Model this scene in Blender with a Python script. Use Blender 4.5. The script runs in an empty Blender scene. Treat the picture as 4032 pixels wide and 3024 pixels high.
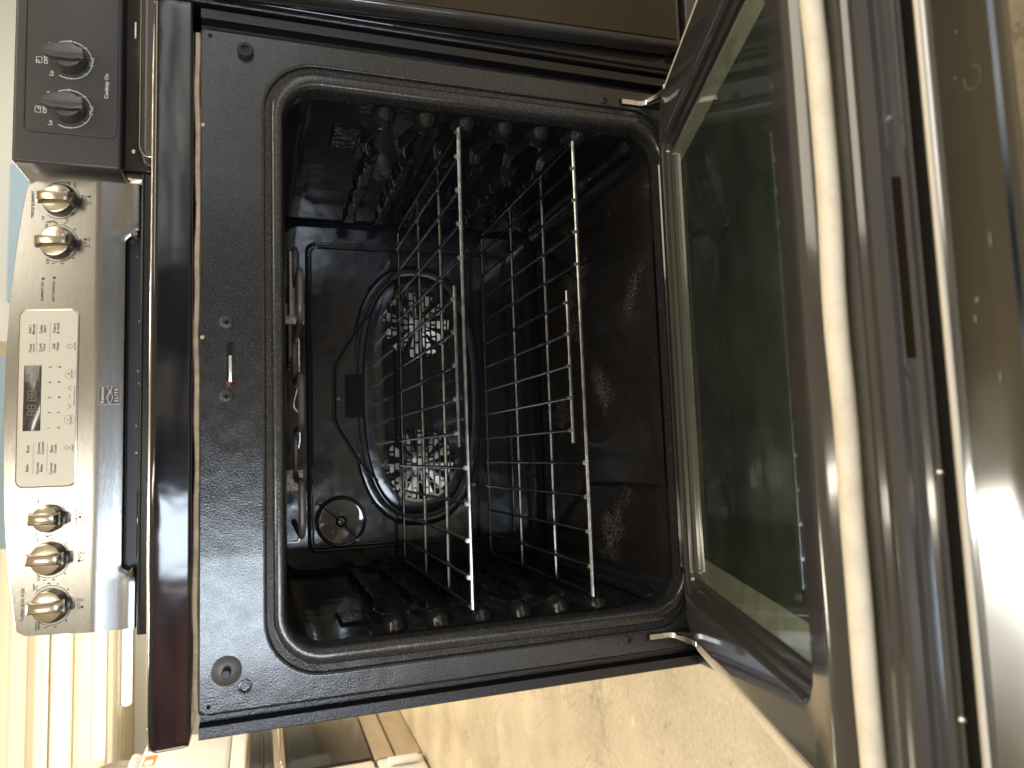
import bpy, bmesh, math, random
from mathutils import Vector, Matrix
random.seed(7)
SC = bpy.context.scene
COL = SC.collection
# ------------------------------------------------------------------ camera
F = Vector((0.09163105, 0.93996273, -0.32874582)); R = Vector((0.99514409, -0.0983539, -0.00384158))
U = R.cross(F)
cam_d = bpy.data.cameras.new('camera'); cam = bpy.data.objects.new('camera', cam_d); COL.objects.link(cam)
X = -U; Y = R; Z = -F
m = Matrix((X, Y, Z)).transposed().to_4x4(); m.translation = Vector((-0.10693761, -0.79826769, 0.80929186))
cam.matrix_world = m
cam_d.sensor_fit = 'HORIZONTAL'; cam_d.sensor_width = 36; cam_d.lens = 2844.144/4032*36
cam_d.clip_start = 0.01; cam_d.clip_end = 200
cam_d.dof.use_dof = True; cam_d.dof.focus_distance = 1.0; cam_d.dof.aperture_fstop = 6.5
SC.camera = cam
# ------------------------------------------------------------------ world and light
W = bpy.data.worlds.new('World'); SC.world = W; W.use_nodes = True
nt = W.node_tree; nt.nodes.clear()
def N_(nt, t, **k):
    n = nt.nodes.new(t)
    for a, b in k.items():
        if a in n.inputs.keys(): n.inputs[a].default_value = b
        else: setattr(n, a, b)
    return n
wo = N_(nt, 'ShaderNodeOutputWorld'); bg = N_(nt, 'ShaderNodeBackground', Strength=1.0)
# surroundings behind the camera: pale wall to the right, darker goods straight behind, reddish goods to the left
tc = N_(nt, 'ShaderNodeTexCoord'); sx_ = N_(nt, 'ShaderNodeSeparateXYZ'); nt.links.new(tc.outputs['Generated'], sx_.inputs[0])
ng = N_(nt, 'ShaderNodeMath', operation='MULTIPLY'); ng.inputs[1].default_value = -1; nt.links.new(sx_.outputs['Y'], ng.inputs[0])
at = N_(nt, 'ShaderNodeMath', operation='ARCTAN2'); nt.links.new(sx_.outputs['X'], at.inputs[0]); nt.links.new(ng.outputs[0], at.inputs[1])
mr = N_(nt, 'ShaderNodeMapRange'); mr.inputs[1].default_value = -1.5; mr.inputs[2].default_value = 1.5; nt.links.new(at.outputs[0], mr.inputs[0])
ns = N_(nt, 'ShaderNodeTexNoise', Scale=5.0, Detail=3.0); nt.links.new(tc.outputs['Generated'], ns.inputs['Vector'])
cr = N_(nt, 'ShaderNodeValToRGB'); el_ = cr.color_ramp.elements
stops = [(0, (.30, .28, .26)), (.22, (.14, .12, .11)), (.30, (.62, .27, .22)), (.42, (.55, .22, .19)), (.47, (.05, .05, .055)), (.495, (.05, .05, .055)),
         (.51, (.46, .41, .36)), (.54, (.42, .38, .34)), (.55, (.05, .05, .055)), (.60, (.06, .06, .07)), (.62, (1.5, 1.5, 1.45)), (.85, (1.7, 1.66, 1.58)), (1, (.9, .86, .8))]
el_[0].position, el_[0].color = stops[0][0], (*stops[0][1], 1); el_[1].position, el_[1].color = 1, (*stops[-1][1], 1)
for p_, c_ in stops[1:-1]:
    e_ = el_.new(p_); e_.color = (*c_, 1)
nt.links.new(mr.outputs[0], cr.inputs[0])
nm = N_(nt, 'ShaderNodeMapRange'); nm.inputs[1].default_value = .35; nm.inputs[2].default_value = .65; nm.inputs[3].default_value = .35; nm.inputs[4].default_value = 1.5
nt.links.new(ns.outputs['Fac'], nm.inputs[0]); nt.links.new(nm.outputs[0], bg.inputs['Strength'])
nt.links.new(cr.outputs['Color'], bg.inputs['Color']); nt.links.new(bg.outputs[0], wo.inputs[0])

def area(name, loc, target, sx, sy, e, col):
    l = bpy.data.lights.new(name, 'AREA'); l.shape = 'RECTANGLE'; l.size = sx; l.size_y = sy; l.energy = e; l.color = col
    o = bpy.data.objects.new(name, l); COL.objects.link(o); o.location = loc
    d = Vector(target) - Vector(loc); o.rotation_euler = d.to_track_quat('-Z', 'Y').to_euler(); return o
WARM = (1, .90, .73)
area('tube_light_near', (-.40, -2.5, 3.4), (-.40, -2.5, 0), .16, 2.4, 32, WARM)
area('tube_light_mid', (-.7, 2.4, 3.4), (-1.3, 2.6, 0), 2.4, .3, 110, WARM)
area('tube_light_aisle', (-3.6, 4.8, 3.4), (-3.6, 4.8, 0), 2.4, .3, 90, WARM)
area('tube_light_right', (2.0, -1.2, 3.4), (2.0, -1.2, 0), 2.4, 1.0, 40, WARM)
area('row_fill_light', (.6, 3.9, 3.1), (-1.7, 3.5, .7), 2.4, .4, 70, (1, .95, .86))  # added out-of-view fill, brightens the appliances across the aisle
area('wall_fill_light', (3.0, 5.2, 3.2), (2.6, 8.2, 2.9), 2.4, .3, 45, (1, .95, .86))  # fill added out of view to lift the partition wall
area('ceiling_fill_far', (-3.0, 12.6, 2.6), (-3.0, 12.6, 5), 7, 6, 170, (1, .93, .82))  # unseen up-facing fill, added to brighten the far ceiling
area('ceiling_fill_mid', (-2.5, 8.6, 2.2), (-2.5, 8.6, 5), 7, 3, 42, (1, .93, .82))  # second added up-light, fills the dark ceiling ribs nearer the camera
area('daylight_doorway', (-1.25, -5.2, 1.25), (0, .2, .75), .85, 2.1, 100, (.74, .87, 1))
SC.view_settings.view_transform = 'Standard'; SC.view_settings.look = 'None'
SC.view_settings.exposure = 0.35; SC.view_settings.gamma = 1; SC.view_settings.use_curve_mapping = False
SC.render.engine = 'CYCLES'
SC.cycles.max_bounces = 8; SC.cycles.glossy_bounces = 5

# ------------------------------------------------------------------ materials
def mat(name, col, rough=.5, metal=0., spec=.5, noise=None, bump=None, coat=0., emit=None, stretch=None, stain=None, rvar=None, aniso=0., speck=None):
    M = bpy.data.materials.new(name); M.use_nodes = True; t = M.node_tree; b = t.nodes['Principled BSDF']
    b.inputs['Base Color'].default_value = (*col, 1); b.inputs['Roughness'].default_value = rough
    b.inputs['Metallic'].default_value = metal; b.inputs['Specular IOR Level'].default_value = spec
    b.inputs['Coat Weight'].default_value = coat; b.inputs['Coat Roughness'].default_value = .05
    b.inputs['Anisotropic'].default_value = aniso
    tc = N_(t, 'ShaderNodeTexCoord'); vec = tc.outputs['Object']
    if stretch:
        mp = N_(t, 'ShaderNodeMapping'); mp.inputs['Scale'].default_value = stretch; t.links.new(vec, mp.inputs['Vector']); svec = mp.outputs[0]
    else: svec = vec
    cur = None
    def mix(fac, a, bcol):
        mx = N_(t, 'ShaderNodeMix', data_type='RGBA'); t.links.new(fac, mx.inputs[0])
        if a is None: mx.inputs[6].default_value = (*col, 1)
        else: t.links.new(a, mx.inputs[6])
        mx.inputs[7].default_value = (*bcol, 1); return mx.outputs[2]
    if noise:                                   # (scale, colour2, lo, hi)
        n = N_(t, 'ShaderNodeTexNoise', Scale=noise[0], Detail=6.0, Roughness=.65); t.links.new(svec, n.inputs['Vector'])
        r = N_(t, 'ShaderNodeMapRange'); r.inputs[1].default_value = noise[2]; r.inputs[2].default_value = noise[3]; t.links.new(n.outputs['Fac'], r.inputs[0])
        cur = mix(r.outputs[0], cur, noise[1])
    if speck:                                   # (scale, colour, threshold)
        n = N_(t, 'ShaderNodeTexNoise', Scale=speck[0], Detail=1.0); t.links.new(vec, n.inputs['Vector'])
        r = N_(t, 'ShaderNodeMapRange'); r.inputs[1].default_value = speck[2]; r.inputs[2].default_value = speck[2]+.1; t.links.new(n.outputs['Fac'], r.inputs[0])
        cur = mix(r.outputs[0], cur, speck[1])
    if stain:                                   # (big scale, small scale, colour, lo, hi)
        n1 = N_(t, 'ShaderNodeTexNoise', Scale=stain[0], Detail=3.0); n2 = N_(t, 'ShaderNodeTexNoise', Scale=stain[1], Detail=8.0, Roughness=.8)
        t.links.new(vec, n1.inputs['Vector']); t.links.new(vec, n2.inputs['Vector'])
        mu = N_(t, 'ShaderNodeMath', operation='MULTIPLY'); t.links.new(n1.outputs['Fac'], mu.inputs[0]); t.links.new(n2.outputs['Fac'], mu.inputs[1])
        r = N_(t, 'ShaderNodeMapRange'); r.inputs[1].default_value = stain[3]; r.inputs[2].default_value = stain[4]; t.links.new(mu.outputs[0], r.inputs[0])
        cur = mix(r.outputs[0], cur, stain[2])
    if cur is not None: t.links.new(cur, b.inputs['Base Color'])
    if rvar:
        n = N_(t, 'ShaderNodeTexNoise', Scale=rvar[0], Detail=4.0); t.links.new(svec, n.inputs['Vector'])
        r = N_(t, 'ShaderNodeMapRange'); r.inputs[1].default_value = .3; r.inputs[2].default_value = .7
        r.inputs[3].default_value = rvar[1]; r.inputs[4].default_value = rvar[2]; t.links.new(n.outputs['Fac'], r.inputs[0]); t.links.new(r.outputs[0], b.inputs['Roughness'])
    if bump:                                    # list of (scale, strength, distance)
        prev = None
        for sc_, st, ds in bump:
            n = N_(t, 'ShaderNodeTexNoise', Scale=sc_, Detail=2.0); t.links.new(svec, n.inputs['Vector'])
            bp = N_(t, 'ShaderNodeBump', Strength=st, Distance=ds); t.links.new(n.outputs['Fac'], bp.inputs['Height'])
            if prev: t.links.new(prev, bp.inputs['Normal'])
            prev = bp.outputs[0]
        t.links.new(prev, b.inputs['Normal'])
    if emit:
        b.inputs['Emission Color'].default_value = (*emit[0], 1); b.inputs['Emission Strength'].default_value = emit[1]
    return M
enamel = mat('speckled enamel', (.022, .023, .0245), .18, bump=[(560, .35, .0005), (24, .45, .0016)], speck=(800, (.10, .10, .098), .60), rvar=(60, .12, .24), coat=.25)
gloss = mat('gloss black enamel', (.010, .010, .012), .07, bump=[(18, .25, .003)], rvar=(9, .05, .14), coat=.3)
cavm = mat('cavity enamel', (.0125, .0135, .0155), .10, bump=[(220, .15, .0004), (14, .35, .004)], stain=(7, 160, (.12, .11, .10), .42, .52), rvar=(30, .08, .2))
dirty = mat('soiled enamel', (.013, .013, .014), .12, bump=[(120, .5, .002), (30, .5, .003)], stain=(14, 420, (.26, .23, .20), .35, .46), rvar=(40, .08, .3))
baked = mat('baked-on floor enamel', (.017, .0155, .015), .16, bump=[(160, .35, .001), (12, .2, .003)], noise=(7, (.027, .0235, .022), .45, .7), stain=(9, 300, (.24, .21, .19), .315, .42), rvar=(16, .08, .3))
side_m = mat('side panel paint', (.010, .010, .012), .2, bump=[(700, .5, .0006)], speck=(600, (.14, .14, .15), .74))
steel = mat('brushed stainless', (.335, .335, .33), .22, 1., stretch=(5, 60, 420), bump=[(9, .12, .0003)], rvar=(14, .18, .28), noise=(6, (.28, .275, .26), .4, .65))
polished = mat('polished stainless', (.60, .55, .46), .2, 1., stretch=(30, 30, 200), bump=[(5, .15, .0004)])
darksteel = mat('door skin metal', (.17, .18, .195), .22, 1., stain=(9, 40, (.21, .21, .215), .36, .46), rvar=(5, .1, .26))
chrome = mat('rack chrome', (.28, .285, .29), .24, 1., noise=(70, (.14, .14, .14), .42, .66))
zinc = mat('zinc plate', (.72, .70, .66), .32, 1., noise=(150, (.35, .33, .3), .5, .7))
alu = mat('fan aluminium', (.60, .575, .53), .4, .6, noise=(45, (.22, .20, .18), .42, .62))
gasketm = mat('woven gasket', (.82, .76, .62), .85, noise=(40, (.70, .63, .50), .45, .7), bump=[(900, .8, .0012)])
insul = mat('insulation edge', (.62, .50, .33), .8, noise=(60, (.35, .27, .18), .4, .7), bump=[(120, .6, .002)])
glassm = mat('dark door glass', (.027, .038, .030), .015, spec=.9, noise=(12, (.058, .070, .056), .40, .75), coat=.8)
panereflm = mat('painted pane reflection', (.20, .23, .175), .10, noise=(30, (.14, .165, .125), .4, .7), coat=.6)  # pale green stands in for the reflection along the pane edges
blackp = mat('black plastic', (.018, .018, .018), .4)
blackhole = mat('deep black', (.002, .002, .002), .9)
cream = mat('cream overlay', (.68, .65, .55), .28)
lcd = mat('dark display', (.05, .045, .04), .12, noise=(60, (.10, .09, .08), .5, .7))
ink = mat('grey ink', (.035, .033, .03), .5)
inkb = mat('blue ink', (.05, .05, .22), .5)
red = mat('red ink', (.28, .02, .015), .6)
whiteink = mat('white ink', (.75, .74, .68), .5)
lcdink = mat('dim display segments', (.20, .18, .15), .4)
liner = mat('door liner enamel', (.050, .049, .049), .12, bump=[(10, .15, .003)], noise=(20, (.060, .055, .051), .4, .7), coat=.3)
nbrpanel = mat('charcoal panel', (.064, .059, .058), .33, bump=[(900, .1, .0003)])
nbrdoor = mat('dark bronze glass', (.030, .022, .014), .12)
whiteap = mat('white appliance paint', (.80, .77, .70), .22, coat=.3, noise=(3, (.76, .73, .65), .4, .7))
beige = mat('warm stainless', (.60, .49, .36), .34, .7, noise=(8, (.5, .41, .3), .4, .7))
refl = mat('lamp reflector', (.34, .30, .24), .3, .7)
lensm = mat('lamp glass', (.12, .105, .085), .06, spec=.6, coat=.5)
bracketm = mat('galvanised bracket', (.55, .5, .43), .5, .3, noise=(300, (.2, .18, .16), .45, .6))
elemm = mat('element sheath', (.17, .14, .13), .42, .3)
rubber = mat('rubber', (.02, .02, .02), .7)
lampm = mat('lit tube', (1, .95, .8), .5, emit=((1, .93, .74), 5.0))
ceilm = mat('ceiling paint', (.82, .745, .57), .7, noise=(.6, (.76, .69, .52), .4, .7))
bluem = mat('blue paint', (.36, .50, .62), .7)
palew = mat('pale wall paint', (.74, .76, .71), .7)
orange = mat('orange sticker', (.75, .22, .05), .5)

def floor_mat():
    M = bpy.data.materials.new('concrete floor'); M.use_nodes = True; t = M.node_tree; b = t.nodes['Principled BSDF']
    tc = N_(t, 'ShaderNodeTexCoord'); v = tc.outputs['Object']
    n1 = N_(t, 'ShaderNodeTexNoise', Scale=2.2, Detail=9.0, Roughness=.62); n2 = N_(t, 'ShaderNodeTexNoise', Scale=90., Detail=4.0)
    mp = N_(t, 'ShaderNodeMapping'); mp.inputs['Scale'].default_value = (1.0, 1.0, 1); t.links.new(v, mp.inputs[0])
    wn = N_(t, 'ShaderNodeTexNoise', Scale=3.0, Detail=9.0, Roughness=.7); t.links.new(v, wn.inputs['Vector'])
    ad = N_(t, 'ShaderNodeVectorMath', operation='MULTIPLY_ADD'); t.links.new(wn.outputs['Color'], ad.inputs[0]); ad.inputs[1].default_value = (.7, .7, 0); t.links.new(v, ad.inputs[2])
    vo = N_(t, 'ShaderNodeTexVoronoi', Scale=1.15, feature='DISTANCE_TO_EDGE'); t.links.new(ad.outputs[0], vo.inputs['Vector'])
    for n in (n1, n2): t.links.new(v, n.inputs['Vector'])
    r1 = N_(t, 'ShaderNodeValToRGB'); e = r1.color_ramp.elements
    e[0].position = .32; e[0].color = (.29, .228, .14, 1); e[1].position = .66; e[1].color = (.54, .45, .305, 1)
    t.links.new(n1.outputs['Fac'], r1.inputs[0])
    cr = N_(t, 'ShaderNodeMapRange'); cr.inputs[1].default_value = 0; cr.inputs[2].default_value = .006; cr.inputs[3].default_value = .55; cr.inputs[4].default_value = 1
    t.links.new(vo.outputs['Distance'], cr.inputs[0])
    m1 = N_(t, 'ShaderNodeMix', data_type='RGBA', blend_type='MULTIPLY'); m1.inputs[0].default_value = 1
    t.links.new(r1.outputs[0], m1.inputs[6]); t.links.new(cr.outputs[0], m1.inputs[7])
    r2 = N_(t, 'ShaderNodeMapRange'); r2.inputs[1].default_value = .3; r2.inputs[2].default_value = .7; r2.inputs[3].default_value = .86; r2.inputs[4].default_value = 1.12
    t.links.new(n2.outputs['Fac'], r2.inputs[0])
    m2 = N_(t, 'ShaderNodeMix', data_type='RGBA', blend_type='MULTIPLY'); m2.inputs[0].default_value = 1
    t.links.new(m1.outputs[2], m2.inputs[6]); t.links.new(r2.outputs[0], m2.inputs[7])
    # pale drips and scrapes
    ns_ = N_(t, 'ShaderNodeTexNoise', Scale=9., Detail=8.0, Roughness=.7); t.links.new(v, ns_.inputs['Vector'])
    r3 = N_(t, 'ShaderNodeMapRange'); r3.inputs[1].default_value = .62; r3.inputs[2].default_value = .68; t.links.new(ns_.outputs['Fac'], r3.inputs[0])
    m3 = N_(t, 'ShaderNodeMix', data_type='RGBA'); t.links.new(r3.outputs[0], m3.inputs[0]); t.links.new(m2.outputs[2], m3.inputs[6]); m3.inputs[7].default_value = (.62, .5, .3, 1)
    r4 = N_(t, 'ShaderNodeMapRange'); r4.inputs[1].default_value = .38; r4.inputs[2].default_value = .33; t.links.new(ns_.outputs['Fac'], r4.inputs[0])
    m4 = N_(t, 'ShaderNodeMix', data_type='RGBA'); t.links.new(r4.outputs[0], m4.inputs[0]); t.links.new(m3.outputs[2], m4.inputs[6]); m4.inputs[7].default_value = (.19, .14, .085, 1)
    t.links.new(m4.outputs[2], b.inputs['Base Color']); b.inputs['Roughness'].default_value = .42
    bp = N_(t, 'ShaderNodeBump', Strength=.25, Distance=.004); t.links.new(n2.outputs['Fac'], bp.inputs['Height']); t.links.new(bp.outputs[0], b.inputs['Normal'])
    return M
floorm = floor_mat()

# ------------------------------------------------------------------ helpers
def obj(name, verts, faces, m, parent=None, smooth=True, ang=35, bevel=0, label=None):
    me = bpy.data.meshes.new(name); me.from_pydata([tuple(v) for v in verts], [], faces)
    bm = bmesh.new(); bm.from_mesh(me); bmesh.ops.recalc_face_normals(bm, faces=bm.faces)
    if bevel:
        bmesh.ops.bevel(bm, geom=[e for e in bm.edges if len(e.link_faces) == 2 and e.calc_face_angle(0) > .5], offset=bevel, segments=3, affect='EDGES', profile=.5, clamp_overlap=True)
    bm.to_mesh(me); bm.free()
    me.materials.append(m)
    if smooth:
        me.shade_smooth(); me.set_sharp_from_angle(angle=math.radians(ang))
    o = bpy.data.objects.new(name, me); COL.objects.link(o)
    if parent: o.parent = parent
    if label: o['label'] = label
    return o
def thing(name, label, cat, loc=(0, 0, 0), group=None):
    o = bpy.data.objects.new(name, None); COL.objects.link(o); o.location = loc; o.empty_display_size = .1
    o['label'] = label; o['category'] = cat
    if group: o['group'] = group
    return o
def tag(o, label, cat, group=None):
    o['label'] = label; o['category'] = cat
    if group: o['group'] = group
    return o
def box(x0, x1, y0, y1, z0, z1):
    v = [(x, y, z) for x in (x0, x1) for y in (y0, y1) for z in (z0, z1)]
    f = [(0, 1, 3, 2), (4, 6, 7, 5), (0, 4, 5, 1), (2, 3, 7, 6), (0, 2, 6, 4), (1, 5, 7, 3)]
    return v, f
class MB:
    def __init__(s): s.v = []; s.f = []
    def add(s, v, f):
        k = len(s.v); s.v += [tuple(p) for p in v]; s.f += [tuple(i+k for i in q) for q in f]; return s
    def box(s, *a): return s.add(*box(*a))
    def tube(s, pts, r, n=8, cap=True): return s.add(*tube(pts, r, n, cap))
    def build(s, name, m, parent=None, **k): return obj(name, s.v, s.f, m, parent, **k)
def tube(pts, r, n=8, cap=True):
    pts = [Vector(p) for p in pts]; v = []; f = []
    rr = r if isinstance(r, (list, tuple)) else [r]*len(pts)
    t0 = (pts[1]-pts[0]).normalized(); a = t0.orthogonal().normalized()
    for i, p in enumerate(pts):
        t = (pts[min(i+1, len(pts)-1)]-pts[max(i-1, 0)]).normalized()
        a = (a - t*a.dot(t)).normalized(); b = t.cross(a)
        for k in range(n):
            th = 2*math.pi*k/n; v.append(p + (a*math.cos(th)+b*math.sin(th))*rr[i])
    for i in range(len(pts)-1):
        for k in range(n):
            f.append((i*n+k, i*n+(k+1) % n, (i+1)*n+(k+1) % n, (i+1)*n+k))
    if cap: f.append(tuple(range(n))[::-1]); f.append(tuple(range((len(pts)-1)*n, len(pts)*n)))
    return v, f
def smoothpath(pts, r=.01, n=4):
    """round the corners of a polyline"""
    pts = [Vector(p) for p in pts]; out = [pts[0]]
    for i in range(1, len(pts)-1):
        a, b, c = pts[i-1], pts[i], pts[i+1]
        d1 = (a-b); d2 = (c-b); q = min(r, d1.length*.45, d2.length*.45)
        p0 = b+d1.normalized()*q; p1 = b+d2.normalized()*q
        for k in range(n+1):
            t = k/n; out.append(p0*(1-t)**2+b*2*t*(1-t)+p1*t*t)
    out.append(pts[-1]); return out
def rrect(hw, z0, z1, r, nc=8, xc=0., ns=1):
    """rounded rectangle in (x, z), counter-clockwise, constant vertex count"""
    out = []
    r = max(r, 1e-4)
    for cx, cz, a0 in ((xc+hw-r, z1-r, 0), (xc-hw+r, z1-r, 90), (xc-hw+r, z0+r, 180), (xc+hw-r, z0+r, 270)):
        for k in range(nc+1):
            a = math.radians(a0+90*k/nc); out.append((cx+r*math.cos(a), cz+r*math.sin(a)))
    return out
def loft(rings, close=True, cap0=False, cap1=False):
    v = []; f = []; n = len(rings[0])
    for r in rings: v += r
    for i in range(len(rings)-1):
        for k in range(n if close else n-1):
            f.append((i*n+k, i*n+(k+1) % n, (i+1)*n+(k+1) % n, (i+1)*n+k))
    if cap0: f.append(tuple(range(n))[::-1])
    if cap1: f.append(tuple(range((len(rings)-1)*n, len(rings)*n)))
    return v, f
def grid(fn, nu, nv, keep=None):
    v = [fn(i/nu, j/nv) for i in range(nu+1) for j in range(nv+1)]; f = []
    for i in range(nu):
        for j in range(nv):
            if keep is None or keep((i+.5)/nu, (j+.5)/nv): f.append((i*(nv+1)+j, (i+1)*(nv+1)+j, (i+1)*(nv+1)+j+1, i*(nv+1)+j+1))
    return v, f
def disc_y(cx, cz, prof, n=28, xf=None):
    """lathe about the y axis: prof = [(radius, y)]"""
    rings = [[(cx+r*math.cos(2*math.pi*k/n), y, cz+r*math.sin(2*math.pi*k/n)) for k in range(n)] for r, y in prof]
    return loft(rings, True, True, True)
def extr_x(prof, x0, x1, xs=None):
    """prof: closed list of (y, z)"""
    xs = xs or [x0, x1]
    return loft([[(x, y, z) for y, z in prof] for x in xs], True, True, True)
FONT = None
def text_mesh(s, size, cap=None):
    cu = bpy.data.curves.new('lettering', 'FONT'); cu.body = s; cu.size = size; cu.align_x = 'CENTER'; cu.align_y = 'CENTER'
    cu.resolution_u = 2; cu.extrude = 0.0001; cu.offset = size*.018
    o = bpy.data.objects.new('lettering', cu); COL.objects.link(o)
    dg = bpy.context.evaluated_depsgraph_get(); me = bpy.data.meshes.new_from_object(o.evaluated_get(dg))
    v = [tuple(p.co) for p in me.vertices]; f = [tuple(p.vertices) for p in me.polygons]
    bpy.data.objects.remove(o); bpy.data.curves.remove(cu); bpy.data.meshes.remove(me)
    return v, f

# ------------------------------------------------------------------ setting
def st(o): o['kind'] = 'structure'; return o
fl = st(obj('floor', [(-14, -8, 0), (14, -8, 0), (14, 22, 0), (-14, 22, 0)], [(0, 1, 2, 3)], floorm, smooth=False))
# ribbed metal ceiling: profile along y, ribs run along x
prof = []; y = -8.
while y < 20:
    prof += [(y, 3.6), (y+.22, 3.6), (y+.26, 3.622), (y+.40, 3.622), (y+.44, 3.6)]; y += .46
v = []; f = []
for x in (-14, 14): v += [(x, a, b) for a, b in prof]
n = len(prof); f = [(i, i+1, n+i+1, n+i) for i in range(n-1)]
st(obj('ceiling', v, f, ceilm, smooth=False))
st(obj('wall', *box(-14, 14, 18.4, 18.6, 0, 3.58), palew, smooth=False))
st(obj('wall_partition', *box(1.25, 8, 8.2, 8.4, 0, 3.55), palew, smooth=False))
w = MB(); w.box(1.66, 3.16, 8.04, 8.18, 3.155, 3.345)
tag(w.build('wall_duct', bluem, smooth=False), 'pale blue duct high on the wall above the stainless control panel', 'duct')
w = MB(); w.box(-.95, 1.10, 8.3, 8.5, 3.345, 3.56)
tag(w.build('ceiling_beam', bluem, smooth=False), 'blue painted beam under the ceiling behind the control panel top edge', 'beam')
# ceiling beams visible at left
for yy, h, lab in ((10.1, .09, 'nearest cream steel purlin under the ribbed ceiling'), (12.6, .08, 'middle cream steel purlin between two lit tube lamps'), (15.3, .08, 'farthest cream steel purlin under the ribbed ceiling')):
    tag(obj('ceiling_purlin', *box(-12, 1.2, yy, yy+.12, 3.6-h, 3.595), ceilm, smooth=False), lab, 'purlin')
def tube_lamp(x0, x1, y, label):
    t = thing('tube_lamp', label, 'ceiling lamp', ((x0+x1)/2, y, 3.55), 'fluorescent lamps under the ribbed ceiling')
    hx = (x1-x0)/2
    a = obj('housing', *box(-hx, hx, -.11, .11, .0, .045), whiteap, t, bevel=.004)
    pts = [(-hx, 0, -.06), (-hx+.03, 0, -.06), (hx-.03, 0, -.06), (hx, 0, -.06)]
    b = obj('tube', *tube(pts, [.055, .085, .085, .055], 14), lampm, t)
tube_lamp(-6.6, -.5, 11.3, 'long lit tube lamp nearest the camera, leftmost in the photo')
tube_lamp(-5.15, -.5, 13.95, 'lit tube lamp hanging between the nearest and farthest lamps')
tube_lamp(-5.12, -.5, 16.75, 'shortest looking lit tube lamp, farthest down the ceiling')
# hanging device
t = thing('hanging_sensor', 'small grey ceiling sensor with a dark window hanging at the lower left', 'sensor', (-4.1, 10.0, 3.32))
obj('housing', *box(-.09, .09, -.04, .04, -.02, .28), zinc, t, bevel=.01)
obj('window', *box(-.065, .065, -.05, -.039, .06, .28), lcd, t)
obj('bracket', *tube([(-.10, 0, -.10), (0, 0, -.06), (.10, 0, -.10)], .018, 6), zinc, t)

# ------------------------------------------------------------------ appliances across the aisle (faces look towards +x)
XF = -1.69
t = thing('stainless_range', 'warm stainless range with black glass door across the aisle on the concrete', 'range', (XF, 3.57, 0))
o = Vector((XF, 3.57, 0))
def ab(p, x0, x1, y0, y1, z0, z1, name, m, bev=.004):
    return obj(name, *box(x0-p.location.x, x1-p.location.x, y0-p.location.y, y1-p.location.y, z0, z1), m, p, bevel=bev)
ab(t, XF-.6, XF-.03, 3.19, 3.95, .03, .885, 'body', darksteel)
ab(t, XF-.03, XF, 3.19, 3.95, .005, .138, 'drawer', beige)
ab(t, XF-.03, XF+.004, 3.19, 3.95, .15, .252, 'drawer', beige)
d = ab(t, XF-.03, XF, 3.19, 3.95, .262, .69, 'oven_door', nbrdoor)
obj('glass', *box(.001, .006, -.372, .372, .272, .672), gloss, d, bevel=.002)
hb = ab(t, XF+.035, XF+.055, 3.22, 3.92, .705, .725, 'handle', polished, .008)
obj('handle_post', *box(.0, .040, -.33, -.31, .706, .724), polished, hb)
obj('handle_post', *box(.0, .040, .31, .33, .706, .724), polished, hb)
ab(t, XF-.03, XF+.01, 3.19, 3.95, .695, .75, 'trim', beige)
ab(t, XF-.03, XF+.006, 3.19, 3.95, .757, .80, 'trim', darksteel)
ab(t, XF-.03, XF+.012, 3.19, 3.95, .806, .868, 'control_strip', darksteel)
ab(t, XF-.60, XF+.015, 3.19, 3.95, .871, .893, 'cooktop', polished)
t = thing('white_washer', 'glossy white machine with orange sticker standing on the stainless range', 'washing machine', (XF-.02, 3.62, .895))
b = ab(t, XF-.62, XF-.02, 3.2, 4.05, .0, .075, 'base', whiteap, .008)
b = ab(t, XF-.62, XF-.02, 3.2, 4.05, .083, .54, 'front_panel', whiteap, .02)
obj('sticker', *box(.0, .003, .03, .17, .46, .52), orange, b)
obj('sticker_text', *box(.0, .0035, .04, .10, .47, .51), whiteink, b)
ab(t, XF-.6, XF-.03, 3.2, 3.9, .545, .60, 'top', whiteap, .02)
mb = MB(); mb.tube(smoothpath([(-.1, .35, .60), (-.08, .33, .70), (-.02, .1, .74), (0, -.1, .70)], .06), .028, 10)
mb.build('hose', bracketm, t)
mb = MB(); mb.tube([(-.10, -.2, .60), (-.25, .3, .95)], .014, 6); mb.tube([(-.25, .3, .95), (-.3, .42, .60)], .014, 6)
mb.build('lid_arm', whiteap, t)
t = thing('white_range', 'plain white appliance beside the stainless range at the photo lower edge', 'range', (XF, 2.8, 0))
ab(t, XF-.62, XF-.03, 2.42, 3.165, .02, .9, 'body', whiteap)
ab(t, XF-.03, XF+.004, 2.42, 3.165, .01, .245, 'drawer', whiteap, .012)
dd = ab(t, XF-.03, XF+.006, 2.42, 3.165, .262, .86, 'oven_door', whiteap, .012)
obj('handle', *box(.01, .035, .24, .30, .04, .20), whiteap, t, bevel=.008)

# ------------------------------------------------------------------ THE RANGE
rng = thing('oven_range', 'black and stainless electric range with its oven door hanging open', 'range')
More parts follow.
